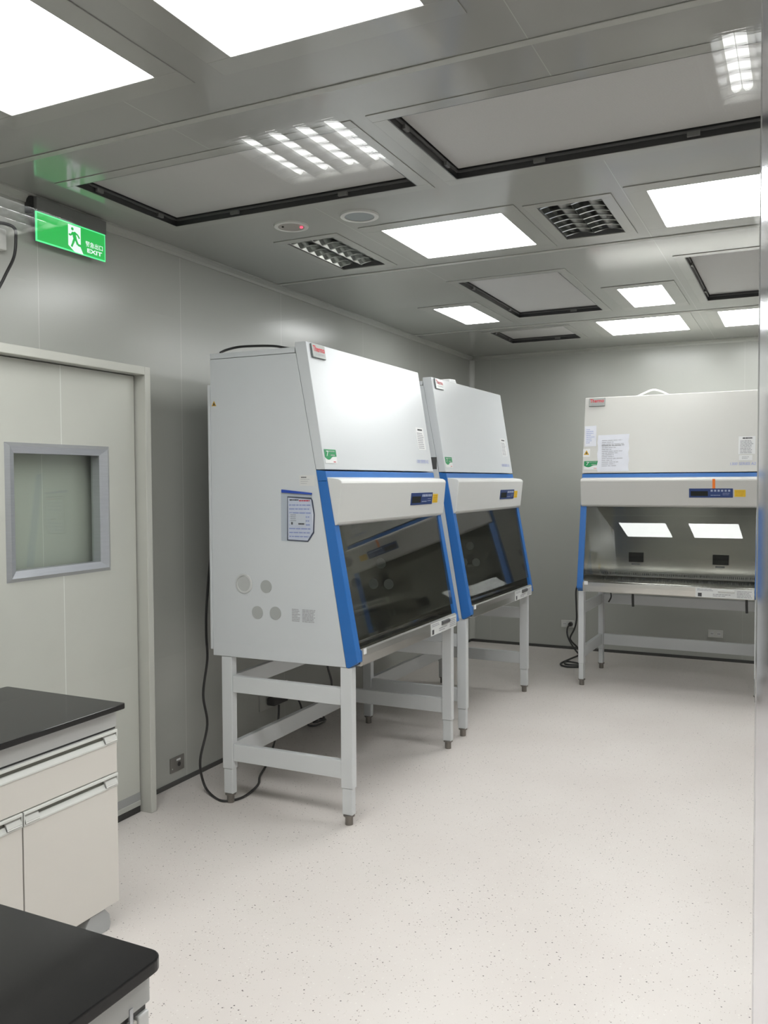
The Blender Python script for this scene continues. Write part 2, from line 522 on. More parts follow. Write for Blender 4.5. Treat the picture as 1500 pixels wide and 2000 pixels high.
# the glazed window between the two rooms: two panes meeting in a clear silicone joint
win = structure(empty('window_1', (-0.1, YG, WIN[2])))
def wl(x0, x1, y0, y1, z0, z1): return (x0 + 0.1, x1 + 0.1, y0 - YG, y1 - YG, z0 - WIN[2], z1 - WIN[2])
fr = MB()
for a in ((WIN[0], WIN[0] + 0.04, WIN[2], WIN[3]), (WIN[1] - 0.04, WIN[1], WIN[2], WIN[3]), (WIN[0] + 0.04, WIN[1] - 0.04, WIN[2], WIN[2] + 0.04), (WIN[0] + 0.04, WIN[1] - 0.04, WIN[3] - 0.04, WIN[3])):
    fr.box(*wl(a[0], a[1], YG - 0.06, YG + 0.06, a[2], a[3]))
structure(fr.build('window_frame', M['alu'], win, 0.004))
XJ0, XJ1 = -0.0153, -0.0025
structure(box('pane', M['pane'], win, *wl(WIN[0] + 0.04, XJ0, YG - 0.005, YG + 0.005, WIN[2] + 0.04, WIN[3] - 0.04)))
structure(box('pane', M['pane'], win, *wl(XJ1, WIN[1] - 0.04, YG - 0.005, YG + 0.005, WIN[2] + 0.04, WIN[3] - 0.04)))
structure(box('joint', M['joint'], win, *wl(XJ0 + 0.0002, XJ1 - 0.0002, YG - 0.0048, YG + 0.0048, WIN[2] + 0.04, WIN[3] - 0.04)))

# the room on the near side of the glass
structure(slab('ceiling_anteroom', M['anteroom'], (AX0, AX1), (AY0, YG - 0.05), [(-2.345, -1.765, -3.08, -2.475), (-0.31, 0.27, -3.08, -2.475), (-4.385, -3.81, -3.08, -2.475), (-0.275, 0.29, -5.14, -4.58)],
               AH, AH + 0.1, lambda u, v, t: (u, v, t)))
structure(slab('wall_anteroom_left', M['anteroom'], (AY0, YG - 0.05), (0, AH + 0.1), [], AX0 - 0.08, AX0, lambda u, v, t: (t, u, v)))
structure(slab('wall_anteroom_right', M['anteroom'], (AY0, YG - 0.05), (0, AH + 0.1), [], AX1, AX1 + 0.08, lambda u, v, t: (t, u, v)))
structure(slab('wall_anteroom_rear', M['anteroom'], (AX0, AX1), (0, AH + 0.1), [], AY0 - 0.08, AY0, lambda u, v, t: (u, t, v)))

# trims: crown mouldings, ceiling joint strips, corner post, dark floor lines
structure(MB().prism([(XL, H), (XL, H - 0.035), (XL + 0.008, H - 0.035), (XL + 0.012, H - 0.022), (XL + 0.026, H - 0.010), (XL + 0.035, H - 0.008), (XL + 0.035, H)], YG + 0.05, YB, lambda p, a: (p[0], a, p[1])).build('trim_1', M['trim']))
structure(MB().prism([(YB, H), (YB, H - 0.035), (YB - 0.008, H - 0.035), (YB - 0.012, H - 0.022), (YB - 0.026, H - 0.010), (YB - 0.035, H - 0.008), (YB - 0.035, H)], XL + 0.035, XR, lambda p, a: (a, p[0], p[1])).build('trim_2', M['trim']))
structure(MB().prism([(XL, YB), (XL + 0.045, YB), (XL + 0.04, YB - 0.012), (XL + 0.012, YB - 0.04), (XL, YB - 0.045)], 0.03, H - 0.036, lambda p, a: (p[0], p[1], a)).build('trim_3', M['trim']))
for i, (y0, y1) in enumerate(((2.335, 2.365), (4.49, 4.525), (6.55, 6.585))):
    structure(box('trim_%d' % (4 + i), M['trim'], None, XL + 0.036, XR, y0, y1, H - 0.004, H, 0.0015))
structure(box('baseboard_left', M['base'], None, XL, XL + 0.006, 3.22, YB, 0, 0.024))
structure(box('baseboard_back', M['base'], None, XL + 0.006, XR, YB - 0.006, YB, 0, 0.026))

# ------------------------------------------------------------------ sliding door on the left wall
door = structure(empty('door_1', (-2.86, 2.56, 0)))
def dl(x0, x1, y0, y1, z0, z1): return (x0 + 2.86, x1 + 2.86, y0 - 2.56, y1 - 2.56, z0, z1)
fr = MB()
fr.box(*dl(XL, -2.785, 3.168, 3.206, 0, 2.125))
fr.box(*dl(XL, -2.785, 1.90, 1.938, 0, 2.125))
fr.box(*dl(XL, -2.785, 1.938, 3.168, 2.087, 2.125))
structure(fr.build('frame', M['door_frame'], door, 0.003))
pn = slab('panel', M['door'], (1.95, 3.157), (0.10, 2.083), [(2.45, 2.925, 1.222, 1.708)], -2.89, -2.845, lambda u, v, t: (t + 2.86, u - 2.56, v))
# the seam of the panel is laid out in world metres, so shift it into the panel's own frame
for n_ in M['door'].node_tree.nodes:
    if n_.type == 'MATH' and n_.operation == 'COMPARE':
        n_.inputs[1].default_value = 2.71 - 2.56
pn.parent = door
structure(pn)
structure(box('kick_rail', M['kick'], door, *dl(-2.89, -2.842, 1.95, 3.157, 0.062, 0.10)))
structure(box('gap_strip', M['rubber'], door, *dl(-2.90, -2.872, 3.157, 3.168, 0.036, 2.086)))  # added black strip that paints the shade of the gap beside the jamb
structure(box('bottom_rail', M['trim'], door, *dl(-2.888, -2.838, 1.95, 3.157, 0.036, 0.062), 0.004))
structure(box('floor_seal', M['rubber'], door, *dl(-2.885, -2.85, 1.94, 3.164, 0.0, 0.036)))
vf = MB()
oy0, oy1, oz0, oz1, iy0, iy1, iz0, iz1 = 2.415, 2.988, 1.183, 1.746, 2.455, 2.920, 1.228, 1.703
O = [(oy0, oz0), (oy1, oz0), (oy1, oz1), (oy0, oz1)]
I = [(iy0, iz0), (iy1, iz0), (iy1, iz1), (iy0, iz1)]
for k in range(4):
    j = (k + 1) % 4
    a, b, c, d = O[k], O[j], I[j], I[k]
    q = lambda p, x: (x + 2.86, p[0] - 2.56, p[1])
    mid = lambda p, r, s: (p[0] + (r[0] - p[0]) * s, p[1] + (r[1] - p[1]) * s)
    a2, b2 = mid(a, d, 0.35), mid(b, c, 0.35)
    vf.add([q(a, -2.8449), q(b, -2.8449), q(b2, -2.829), q(a2, -2.829), q(c, -2.838), q(d, -2.838), q(c, -2.888), q(d, -2.888)],
           [[0, 1, 2, 3], [3, 2, 4, 5], [5, 4, 6, 7]])
structure(vf.build('vision_frame', M['alu'], door))
structure(box('pane', M['door_pane'], door, *dl(-2.884, -2.878, iy0 + 0.001, iy1 - 0.001, iz0 + 0.001, iz1 - 0.001)))


# ------------------------------------------------------------------ ceiling fixtures
def flange(parent, r, wd=0.085, drop=0.004, z=H, m=None):
    x0, x1, y0, y1 = r
    mb = MB()
    a = wd
    mb.box(x0 - a, x1 + a, y1, y1 + a, z - drop, z)
    mb.box(x0 - a, x1 + a, y0 - a, y0, z - drop, z)
    mb.box(x0 - a, x0, y0, y1, z - drop, z)
    mb.box(x1, x1 + a, y0, y1, z - drop, z)
    for i in range(len(mb.v)):
        p = mb.v[i]
        mb.v[i] = (p[0] - (x0 + x1) / 2, p[1] - (y0 + y1) / 2, p[2] - z)
    return mb.build('frame', m or M['flange'], parent, 0.0015)


def ceiling_light(r, label):
    x0, x1, y0, y1 = r
    e = tag(empty('ceiling_light', ((x0 + x1) / 2, (y0 + y1) / 2, H)), label, 'light', 'flat white ceiling lights')
    flange(e, r)
    hx, hy = (x1 - x0) / 2, (y1 - y0) / 2
    box('diffuser', M['panel'], e, -hx + 0.002, hx - 0.002, -hy + 0.002, hy - 0.002, -0.002, 0.006)
    box('housing', M['white_plastic'], e, -hx + 0.002, hx - 0.002, -hy + 0.002, hy - 0.002, 0.0065, 0.07)


LIGHT_LABELS = [
    'bright ceiling light panel in the top left corner of the photo',
    'large bright ceiling light panel nearest the camera, cut by the top edge',
    'ceiling light panel mirrored at the right edge of the back cabinet glass',
    'unseen ceiling light panel added at the right end of the near row',
    'square bright ceiling light between the two dark louvre fittings',
    'square bright ceiling light to the right of the wide louvre fitting',
    'small bright ceiling light close to the left wall above the second cabinet',
    'small bright ceiling light between the two square filters in mid ceiling',
    'oblong bright ceiling light by the back wall, left of its twin',
    'bright ceiling light by the back wall cut off by the right edge']
for r, l in zip(LIGHTS, LIGHT_LABELS):
    ceiling_light(r, l)


def louvre_light(r, z, lit, label, ncol, nblade, group, right_flange=False):
    x0, x1, y0, y1 = r
    hx, hy = (x1 - x0) / 2, (y1 - y0) / 2
    e = tag(empty('louvre_light', ((x0 + x1) / 2, (y0 + y1) / 2, z)), label, 'light', group)
    flange(e, r, 0.05, 0.004, z, M['flange'] if not lit else M['alu_pale'])
    hs = MB()
    hs.box(-hx, hx, -hy, hy, 0.085, 0.09)
    hs.box(-hx, -hx + 0.003, -hy, hy, 0.0, 0.085); hs.box(hx - 0.003, hx, -hy, hy, 0.0, 0.085)
    hs.box(-hx + 0.003, hx - 0.003, -hy, -hy + 0.003, 0.0, 0.085); hs.box(-hx + 0.003, hx - 0.003, hy - 0.003, hy, 0.0, 0.085)
    hs.build('housing', M['white_plastic'] if lit else M['dark_grey'], e)
    cw = 2 * (hx - 0.004) / ncol
    for c in range(ncol):
        xc = -hx + 0.004 + (c + 0.5) * cw
        for q in ((-0.021, 0.021) if lit else (0.0,)):
            MB().cyl((xc + q, -hy + 0.02, 0.055), (0, 1, 0), 0.0195, 2 * hy - 0.04, 14).build('tube', M['tube'] if lit else M['tube_off'], e)
    lv = MB()
    for c in range(ncol + 1):
        xc = -hx + 0.004 + c * cw
        wv = min(0.02, cw * 0.2)
        x_a, x_b = max(xc - wv, -hx + 0.003), min(xc + wv, hx - 0.003)
        lv.add([(x_a, -hy + 0.004, 0.05), (xc, -hy + 0.004, 0.002), (x_b, -hy + 0.004, 0.05), (x_a, hy - 0.004, 0.05), (xc, hy - 0.004, 0.002), (x_b, hy - 0.004, 0.05)],
               [[0, 1, 4, 3], [1, 2, 5, 4], [0, 2, 1], [3, 4, 5], [0, 3, 5, 2]])
    for b in range(nblade):
        yb = -hy + (b + 0.5) * 2 * hy / nblade
        for c in range(ncol):
            xa = -hx + 0.004 + c * cw + 0.002; xb = xa + cw - 0.004; xm = (xa + xb) / 2
            pts = [(xa, 0.003), (xa + cw * 0.25, 0.010), (xm, 0.0135), (xb - cw * 0.25, 0.010), (xb, 0.003), (xb, 0.036 if not lit else 0.016), (xa, 0.036 if not lit else 0.016)]
            lv.prism(pts, yb - 0.006, yb + 0.006, lambda p, a: (p[0], a, p[1]))
    lv.build('louvre', M['louvre_lit'] if lit else M['mirror'], e)
    return e


lb = louvre_light(LOUVRES[0], H, False, 'narrow unlit louvre fitting in the ceiling behind the smoke detector', 2, 7, 'unlit louvre fittings')
la = louvre_light(LOUVRES[1], H, False, 'wide unlit louvre fitting in the ceiling right of the square light', 2, 7, 'unlit louvre fittings')
for r, l in (((-2.345, -1.765, -3.08, -2.475), 'lit four tube louvre light reflected above the large left filter'),
             ((-0.31, 0.27, -3.08, -2.475), 'lit louvre light reflected at the upper right edge of the glass'),
             ((-4.385, -3.81, -3.08, -2.475), 'lit louvre light reflected beside the green exit sign'),
             ((-0.275, 0.29, -5.14, -4.58), 'lit louvre light reflected small at the right edge below the square light')):
    louvre_light(r, AH, True, l, 4, 6, 'lit louvre lights seen reflected in the glass')


def ceiling_filter(r, label):
    x0, x1, y0, y1 = r
    hx, hy = (x1 - x0) / 2, (y1 - y0) / 2
    e = tag(empty('ceiling_filter', ((x0 + x1) / 2, (y0 + y1) / 2, H)), label, 'ceiling filter', 'recessed ceiling filters')
    flange(e, r, 0.055, 0.003)
    g = MB()
    t = 0.004
    for (a, b, c, d) in ((-hx, -hx + t, -hy, hy), (hx - t, hx, -hy, hy), (-hx + t, hx - t, -hy, -hy + t), (-hx + t, hx - t, hy - t, hy)):
        g.box(a, b, c, d, -0.002, 0.075)
    g.build('gap_frame', M['black_metal'], e)
    box('filter_face', M['filter'], e, -hx + 0.012, hx - 0.012, -hy + 0.012, hy - 0.012, 0.034, 0.06, 0.003)
    rl = MB()
    q = 0.011
    for (a, b, c, d) in ((-hx + t, -hx + q, -hy + q, hy - q), (hx - q, hx - t, -hy + q, hy - q), (-hx + q, hx - q, -hy + t, -hy + q), (-hx + q, hx - q, hy - q, hy - t)):
        rl.box(a, b, c, d, 0.020, 0.028)
    rl.build('inner_rail', M['dark_grey'], e)
    nx = 2 if hx > 0.5 else 1
    for k in range(nx):
        px = (-0.45 + 0.9 * k) * hx if nx == 2 else 0.1
        box('clip', M['sign_house'], e, px - 0.022, px + 0.022, hy - 0.016, hy - t, 0.006, 0.022)
    for py in (-0.6 * hy, 0.6 * hy):
        box('clip', M['sign_house'], e, -hx + t, -hx + 0.016, py - 0.018, py + 0.018, 0.006, 0.022)


for r, l in zip(FILTERS, (
        'long recessed filter panel in the ceiling right of the exit sign',
        'long recessed filter panel in the ceiling at the upper right',
        'square recessed filter panel in mid ceiling beside the small left light',
        'square recessed filter panel in the ceiling cut by the right edge',
        'recessed filter panel in the far left ceiling corner by the back wall')):
    ceiling_filter(r, l)

# smoke detector and speaker
e = tag(empty('smoke_detector', (-2.185, 3.51, H)), 'round recessed smoke detector with a red light in the ceiling', 'smoke detector')
MB().ring((0, 0, 0), (0, 0, -1), 0.062, 0.083, 0.007).build('rim', M['white_plastic'], e)
MB().cyl((0, 0, -0.001), (0, 0, -1), 0.062, 0.003, 32).build('face', M['detector'], e)
MB().cyl((0.042, 0.022, -0.004), (0, 0, -1), 0.007, 0.006, 12).build('indicator_lamp', M['red_led'], e)
MB().cyl((-0.035, -0.02, -0.004), (0, 0, -1), 0.005, 0.005, 10).build('screw', M['rubber'], e)
e = tag(empty('ceiling_speaker', (-1.825, 3.515, H)), 'round ceiling speaker with a grey mesh beside the smoke detector', 'speaker')
MB().ring((0, 0, 0), (0, 0, -1), 0.068, 0.089, 0.008).build('rim', M['white_plastic'], e)
MB().cyl((0, 0, -0.001), (0, 0, -1), 0.068, 0.004, 32).build('mesh_grille', M['speaker'], e)

# ------------------------------------------------------------------ exit sign
SX, SY0, SY1, SZ0, SZ1 = -2.885, 2.632, 3.030, 2.592, 2.716
e = tag(empty('exit_sign', (XL, (SY0 + SY1) / 2, 2.70)), 'lit green exit sign with a running figure high on the left wall', 'exit sign')
def el(x, y, z): return (x - XL, y - (SY0 + SY1) / 2, z - 2.70)
def ebox(name, m, x0, x1, y0, y1, z0, z1, bevel=0.0):
    a, b = el(x0, y0, z0), el(x1, y1, z1)
    return box(name, m, e, a[0], b[0], a[1], b[1], a[2], b[2], bevel)
ebox('housing', M['sign_house'], XL, SX + 0.004, SY0 + 0.004, SY1 + 0.004, SZ1, 2.776, 0.002)
ebox('bracket', M['rubber'], XL, -2.90, SY0 - 0.010, SY0 + 0.004, SZ1 - 0.005, 2.776)
ebox('backing', M['sign_house'], SX - 0.014, SX - 0.005, SY0 + 0.002, SY1 - 0.002, SZ0 + 0.003, SZ1 - 0.001)
ebox('edge_frame', M['sign_edge'], SX - 0.0045, SX, SY0, SY1, SZ0, SZ1, 0.001)
gp = ebox('face', M['sign_green'], SX, SX + 0.0015, SY0 + 0.007, SY1 - 0.007, SZ0 + 0.006, SZ1 - 0.006)
W_, H_ = SY1 - SY0, SZ1 - SZ0
def sp_(u, v, k=0.0):      # u along the sign from its left, v down from its top
    return Vector(el(SX + 0.0018 + k, SY0 + u * W_, SZ1 - v * H_))
def spoly(name, polys, m, k):
    mb = MB()
    for poly in polys:
        mb.prism(poly, 0.0, 0.0004, lambda p, a: sp_(p[0], p[1], k + a))
    return mb.build(name, m, e)
spoly('doorway', [[(0.437, 0.07), (0.618, 0.07), (0.618, 0.78), (0.655, 0.985), (0.53, 0.985), (0.437, 0.80)]], M['sign_white'], 0)
def stroke(a, b, wd):
    ax_, ay_ = a[0] * W_, a[1] * H_; bx_, by_ = b[0] * W_, b[1] * H_
    dx, dy = bx_ - ax_, by_ - ay_; L = math.hypot(dx, dy)
    nx, ny = -dy / L * wd / 2, dx / L * wd / 2
    return [((ax_ + nx) / W_, (ay_ + ny) / H_), ((bx_ + nx) / W_, (by_ + ny) / H_), ((bx_ - nx) / W_, (by_ - ny) / H_), ((ax_ - nx) / W_, (ay_ - ny) / H_)]
man = [[(0.497 + 0.018 * math.cos(t), 0.20 + 0.055 * math.sin(t)) for t in [2 * math.pi * i / 14 for i in range(14)]]]
for a, b, wd in (((0.512, 0.30), (0.535, 0.52), 0.020), ((0.505, 0.31), (0.475, 0.43), 0.008), ((0.475, 0.43), (0.445, 0.42), 0.008), ((0.525, 0.30), (0.575, 0.37), 0.008), ((0.575, 0.37), (0.598, 0.47), 0.008),
                 ((0.530, 0.50), (0.505, 0.68), 0.012), ((0.505, 0.68), (0.482, 0.83), 0.010), ((0.540, 0.50), (0.572, 0.70), 0.012), ((0.572, 0.70), (0.632, 0.72), 0.010), ((0.632, 0.72), (0.638, 0.77), 0.008)):
    man.append(stroke(a, b, wd))
spoly('running_figure', man, M['sign_green'], 0.0005)
uy, vz = (0, 1, 0), (0, 0, 1)
text('chinese_lettering', '\u7dca\u6025\u51fa\u53e3', M['sign_white'], e, sp_(0.690, 0.655), uy, vz, 0.0245, 0.104, bold=0.010)
text('exit_lettering', 'EXIT', M['sign_white'], e, sp_(0.712, 0.86), uy, vz, 0.0185, 0.090, bold=0.03)


# ------------------------------------------------------------------ safety cabinets
WID = 1.30


def cabinet(cx, cy_, rot, label, extras):
    cab_m, vis_m = (M['cab_warm'], M['visor_warm']) if extras.get('certificate') else (M['cab'], M['visor'])
    root = tag(empty('safety_cabinet', (cx, cy_, 0), math.radians(rot)), label, 'safety cabinet', 'biological safety cabinets')
    X = lambda w_: w_ - WID / 2
    Y = lambda d: 0.4 - d
    P = lambda w_, d, z: Vector((w_ - WID / 2, 0.4 - d, z))
    side = lambda p, a: (X(a), Y(p[0]), p[1])

    # fronts: the slope runs from (0.543, 2.228) over (0.641, 1.628) to (0.79, 0.757)
    def front(z): return 0.543 + (2.228 - z) * (0.098 / 0.600) if z > 1.628 else 0.641 + (1.628 - z) * (0.149 / 0.871)
    # --- side panels
    prof = [(0.0, 0.73), (0.7405, 0.733), (0.59, 1.637), (0.487, 2.178), (0.0, 2.178)]
    for w0, w1 in ((0.0, 0.04), (WID - 0.04, WID)):
        MB().prism(prof, w0, w1, side).build('side_panel', cab_m, root, 0.002)
    MB().box(X(0.04), X(WID - 0.04), Y(0.03), Y(0.0), 0.73, 2.178).build('back_panel', cab_m, root)
    MB().box(X(0.04), X(WID - 0.04), Y(0.70), Y(0.03), 0.735, 0.755).build('base_pan', M['stand'], root)
    MB().box(X(0.0), X(WID), Y(0.482), Y(0.0), 2.180, 2.206).build('top_lid', cab_m, root, 0.002)
    box('rear_channel', M['cab'], root, X(-0.004), X(0.03), Y(-0.0005), Y(-0.014), 0.76, 2.056, 0.002)
    # --- hood: the sloping upper front and its returns
    hp = [(0.4885, 2.178), (0.483, 2.2065), (0.483, 2.228), (0.543, 2.228), (0.6395, 1.637), (0.5915, 1.637)]
    MB().prism(hp, 0.0, WID, side).build('hood_panel', cab_m, root, 0.003)
    # --- blue frame: cross band and two posts
    MB().prism([(0.5915, 1.6355), (0.6405, 1.630), (0.6485, 1.585), (0.60, 1.585)], 0.0, WID, side).build('blue_band', M['blue'], root, 0.001)
    post = [(0.6005, 1.584), (0.649, 1.584), (0.801, 0.760), (0.754, 0.730), (0.7425, 0.7335)]
    for w0, w1 in ((-0.001, 0.045), (WID - 0.045, WID + 0.001)):
        pb = MB().prism(post, w0, w1, side).build('post', M['blue'], root, 0.002)
        for zz in (1.13, 0.83):
            MB().cyl(P((w0 + w1) / 2, front(zz) - 0.001, zz), (0, -1, 0.17), 0.005, 0.003, 10).build('screw', M['alu_pale'], pb)
    # --- visor
    vp = [(0.645, 1.602), (0.703, 1.594), (0.718, 1.586), (0.722, 1.574), (0.703, 1.395), (0.697, 1.386), (0.676, 1.376), (0.672, 1.40)]
    vis = MB().prism(vp, 0.006, WID - 0.006, side).build('visor', vis_m, root, 0.003)
    vu = (1, 0, 0)
    vv = Vector((0, -0.019, 0.179)).normalized()
    def vpt(w_, z, k=0.0):
        d = 0.722 - (1.574 - z) * (0.019 / 0.179)
        return P(w_, d, z) + Vector((0, -1, -0.106)).normalized() * k
    dp = MB().obox(vpt(0.951, 1.485), vu, vv, 0.298, 0.066, 0.003).build('display_panel', M['navy'], vis, 0.001)
    MB().obox(vpt(0.873, 1.481, 0.003), vu, vv, 0.118, 0.036, 0.001).build('screen', M['screen'], dp)
    for k in range(6):
        MB().obox(vpt(0.958 + k * 0.0235, 1.502, 0.003), vu, vv, 0.014, 0.013, 0.0015).build('button', M['button'], dp)
    lines_on('printing', M['button'], dp, vpt(0.985, 1.469, 0.003), vu, vv, 0.07, 0.008, 1, 0.45, 0.1)
    lines_on('printing', M['button'], dp, vpt(1.062, 1.478, 0.003), vu, vv, 0.06, 0.024, 2, 0.2, 0.4, seed=5)
    ys = MB().obox(vpt(1.147, 1.483), vu, vv, 0.074, 0.050, 0.0012).build('caution_sticker', M['yellow'], vis)
    lines_on('printing', M['amber'], ys, vpt(1.147, 1.483, 0.0012), vu, vv, 0.062, 0.04, 4, 0.5, 0.2)
    # --- stainless chamber
    ch = MB()
    ch.box(X(0.046), X(WID - 0.046), Y(0.20), Y(0.19), 0.80, 1.66)
    lin = [(0.19, 0.757), (front(0.78) - 0.010, 0.78), (front(1.583) - 0.010, 1.583), (0.590, 1.583), (0.583, 1.64), (0.19, 1.64)]
    ch.prism(lin, 0.0452, 0.0462, side)
    ch.prism(lin, WID - 0.0462, WID - 0.0452, side)
    ch.box(X(0.046), X(WID - 0.046), Y(0.585), Y(0.20), 1.60, 1.61)
    ch.build('chamber_lining', M['steel'], root)
    wt = MB()
    wt.box(X(0.046), X(WID - 0.046), Y(0.655), Y(0.205), 0.788, 0.80)
    wt.build('work_tray', M['steel'], root, 0.002)
    gr = MB().box(X(0.046), X(WID - 0.046), Y(0.745), Y(0.658), 0.780, 0.792).build('front_grille', M['steel'], root)
    sl = MB()
    for k in range(58):
        ww = 0.07 + k * 0.0203
        sl.box(X(ww), X(ww + 0.006), Y(0.735), Y(0.668), 0.792, 0.7926)
    sl.build('slots', M['black_metal'], gr)
    gr = MB().prism([(0.206, 0.801), (0.226, 0.801), (0.206, 0.842)], 0.047, WID - 0.047, side).build('rear_grille', M['steel_bright'], root)
    sl = MB()
    nrm = Vector((0, -0.041, 0.020)).normalized()
    for k in range(80):
        ww = 0.06 + k * 0.0148
        sl.obox(P(ww, 0.2155, 0.822), (1, 0, 0), (0, 0.020, 0.041), 0.0065, 0.018, 0.0006)
    sl.build('slots', M['black_metal'], gr)
    for w0, w1 in ((0.273, 0.390), (0.913, 1.032)):
        s_ = box('socket_cover', M['screen'], root, X(w0), X(w1), Y(0.212), Y(0.20), 0.918, 0.997, 0.003)
        box('socket_cover_label', M['ink_grey'], root, X(w0 + 0.02), X(w1 - 0.03), Y(0.203), Y(0.20), 0.895, 0.908)
    # port plugs in the side walls
    for d, z, rr, m_ in ((0.187, 1.093, 0.048, 'disc_big'), (0.313, 1.084, 0.031, 'disc'), (0.262, 0.957, 0.031, 'disc'), (0.364, 0.960, 0.031, 'disc')):
        pc = MB().cyl(P(0.0005, d, z), (-1, 0, 0), rr, 0.003, 36).build('port_plug', M[m_], root)
        if rr > 0.04:
            MB().ring(P(-0.0025, d, z), (-1, 0, 0), rr - 0.010, rr, 0.003).build('rim', M['alu_pale'], pc)
        if d > 0.21:
            MB().cyl(P(WID - 0.0463, d, z), (-1, 0, 0), rr, 0.003, 30).build('port_plug', M['disc'], root)
    # --- sloping glass sash
    MB().prism([(0.6725, 1.40), (0.6785, 1.40), (0.7780, 0.865), (0.7720, 0.865)], 0.0465, WID - 0.0465, side).build('sash', M['sash'], root)
    # --- armrest lip
    lp = [(0.748, 0.780), (0.748, 0.806), (0.790, 0.812), (0.800, 0.806), (0.801, 0.778), (0.801, 0.740), (0.794, 0.734), (0.70, 0.736), (0.70, 0.74), (0.790, 0.745), (0.790, 0.776)]
    MB().prism(lp, 0.0465, WID - 0.0465, side).build('armrest', M['steel_bright'], root)
    lu, lvv = (1, 0, 0), (0, 0, 1)
    pl = MB().obox(P(1.055, 0.8015, 0.771), lu, lvv, 0.385, 0.066, 0.0015).build('printed_plate', M['plate'], root)
    L = lambda w_, z: P(w_, 0.8031, z)
    MB().obox(L(0.892, 0.756), lu, lvv, 0.026, 0.026, 0.0004).build('pictogram', M['ink'], pl)
    MB().prism([(0.802, 0.776), (0.802, 0.800), (0.813, 0.797), (0.815, 0.786), (0.810, 0.778)], 1.015, 1.125, side).build('armrest_lever', M['visor' if extras.get('lever_light') else 'dark_grey'], pl, 0.002)
    lines_on('printing', M['ink_grey'], pl, L(0.93, 0.792), lu, lvv, 0.11, 0.018, 2, 0.5, 0.5, seed=3)
    lines_on('printing', M['ink_grey'], pl, L(1.045, 0.757), lu, lvv, 0.13, 0.022, 2, 0.5, 0.4, seed=4)
    lines_on('printing', M['ink_grey'], pl, L(1.19, 0.770), lu, lvv, 0.10, 0.050, 5, 0.5, 0.2, seed=8)
    MB().obox(P(0.072, 0.8015, 0.80), lu, lvv, 0.028, 0.026, 0.0015).build('corner_tag', M['white'], root)
    # --- stand
    for (d, nm) in ((0.075, 'back'), (0.738, 'front')):
        for w0 in (0.004, WID - 0.046):
            lg = box('leg', M['stand'], root, X(w0), X(w0 + 0.042), Y(d + 0.03), Y(d - 0.03), 0.172, 0.7295 if nm == 'back' else 0.7325, 0.003)
            box('sleeve', M['stand'], lg, X(w0 + 0.003), X(w0 + 0.039), Y(d + 0.026), Y(d - 0.026), 0.048, 0.1715, 0.003)
            ft = MB()
            ft.cyl(P(w0 + 0.021, d, 0.0405), (0, 0, 1), 0.027, 0.007, 24)
            ft.cyl(P(w0 + 0.021, d, 0.0), (0, 0, 1), 0.0185, 0.0405, 16)
            ft.build('foot', M['foot'], lg)
    for w0 in (0.010, WID - 0.040):
        for z0, z1 in ((0.553, 0.633), (0.212, 0.297)):
            box('side_rail', M['stand'], root, X(w0), X(w0 + 0.03), Y(0.7075), Y(0.1055), z0, z1, 0.003)
    for z0, z1 in ((0.553, 0.633), (0.205, 0.297)):
        box('rear_rail', M['stand'], root, X(0.0465), X(WID - 0.0465), Y(0.095), Y(0.065), z0, z1, 0.003)
    # --- labels on the sloping hood
    hu = (1, 0, 0)
    hv = Vector((0, 0.098, 0.600)).normalized()
    hn = Vector(hu).cross(hv)
    def hpt(w_, z, k=0.0): return P(w_, 0.543 + (2.228 - z) * (0.0965 / 0.591), z) + hn * (k + 0.0004)
    bd = MB().obox(hpt(0.094, 2.190), hu, hv, 0.124, 0.066, 0.008).build('badge', M['badge_dark'], root, 0.002)
    MB().obox(hpt(0.094, 2.190, 0.008), hu, hv, 0.120, 0.062, 0.001).build('badge_face', M['badge'], bd)
    text('lettering', 'Thermo', M['red'], bd, hpt(0.040, 2.186, 0.0092), hu, hv, 0.028, 0.108, bold=0.018)
    text('lettering', 'SCIENTIFIC', M['ink_grey'], bd, hpt(0.056, 2.169, 0.0092), hu, hv, 0.010, 0.090)
    gl_ = MB().obox(hpt(0.068, 1.698), hu, hv, 0.112, 0.066, 0.0015).build('green_label', M['white'], root, 0.001)
    wave = [(-0.056, 0.033), (-0.056, -0.004)] + [(-0.056 + 0.112 * t, -0.004 - 0.013 * math.sin(math.pi * min(1, t * 1.6)) + 0.004 * t) for t in [i / 12 for i in range(1, 13)]] + [(0.056, 0.033)]
    MB().prism(wave, 0.0, 0.0005, lambda p, a: hpt(0.068 + p[0], 1.698, 0.0016 + a) + hv * p[1]).build('green_field', M['green'], gl_)
    text('lettering', '7', M['white'], gl_, hpt(0.030, 1.698, 0.0022), hu, hv, 0.026, bold=0.01, shear=0.2)
    lines_on('printing', M['disc'], gl_, hpt(0.07, 1.722, 0.0022), hu, hv, 0.085, 0.008, 1, 0.5, 0.1)
    lines_on('printing', M['disc'], gl_, hpt(0.09, 1.704, 0.0022), hu, hv, 0.04, 0.010, 1, 0.5, 0.1)
    lines_on('printing', M['red'], gl_, hpt(0.10, 1.673, 0.0016), hu, hv, 0.024, 0.006, 1, 0.6, 0.1)
    wl_ = MB().obox(hpt(1.182, 1.828), hu, hv, 0.112, 0.130, 0.001).build('warning_label', M['white'], root)
    lines_on('heading', M['ink'], wl_, hpt(1.186, 1.879, 0.001), hu, hv, 0.066, 0.012, 1, 0.8, 0.0)
    lines_on('printing', M['ink_grey'], wl_, hpt(1.184, 1.816, 0.001), hu, hv, 0.094, 0.098, 9, 0.5, 0.25, seed=6)
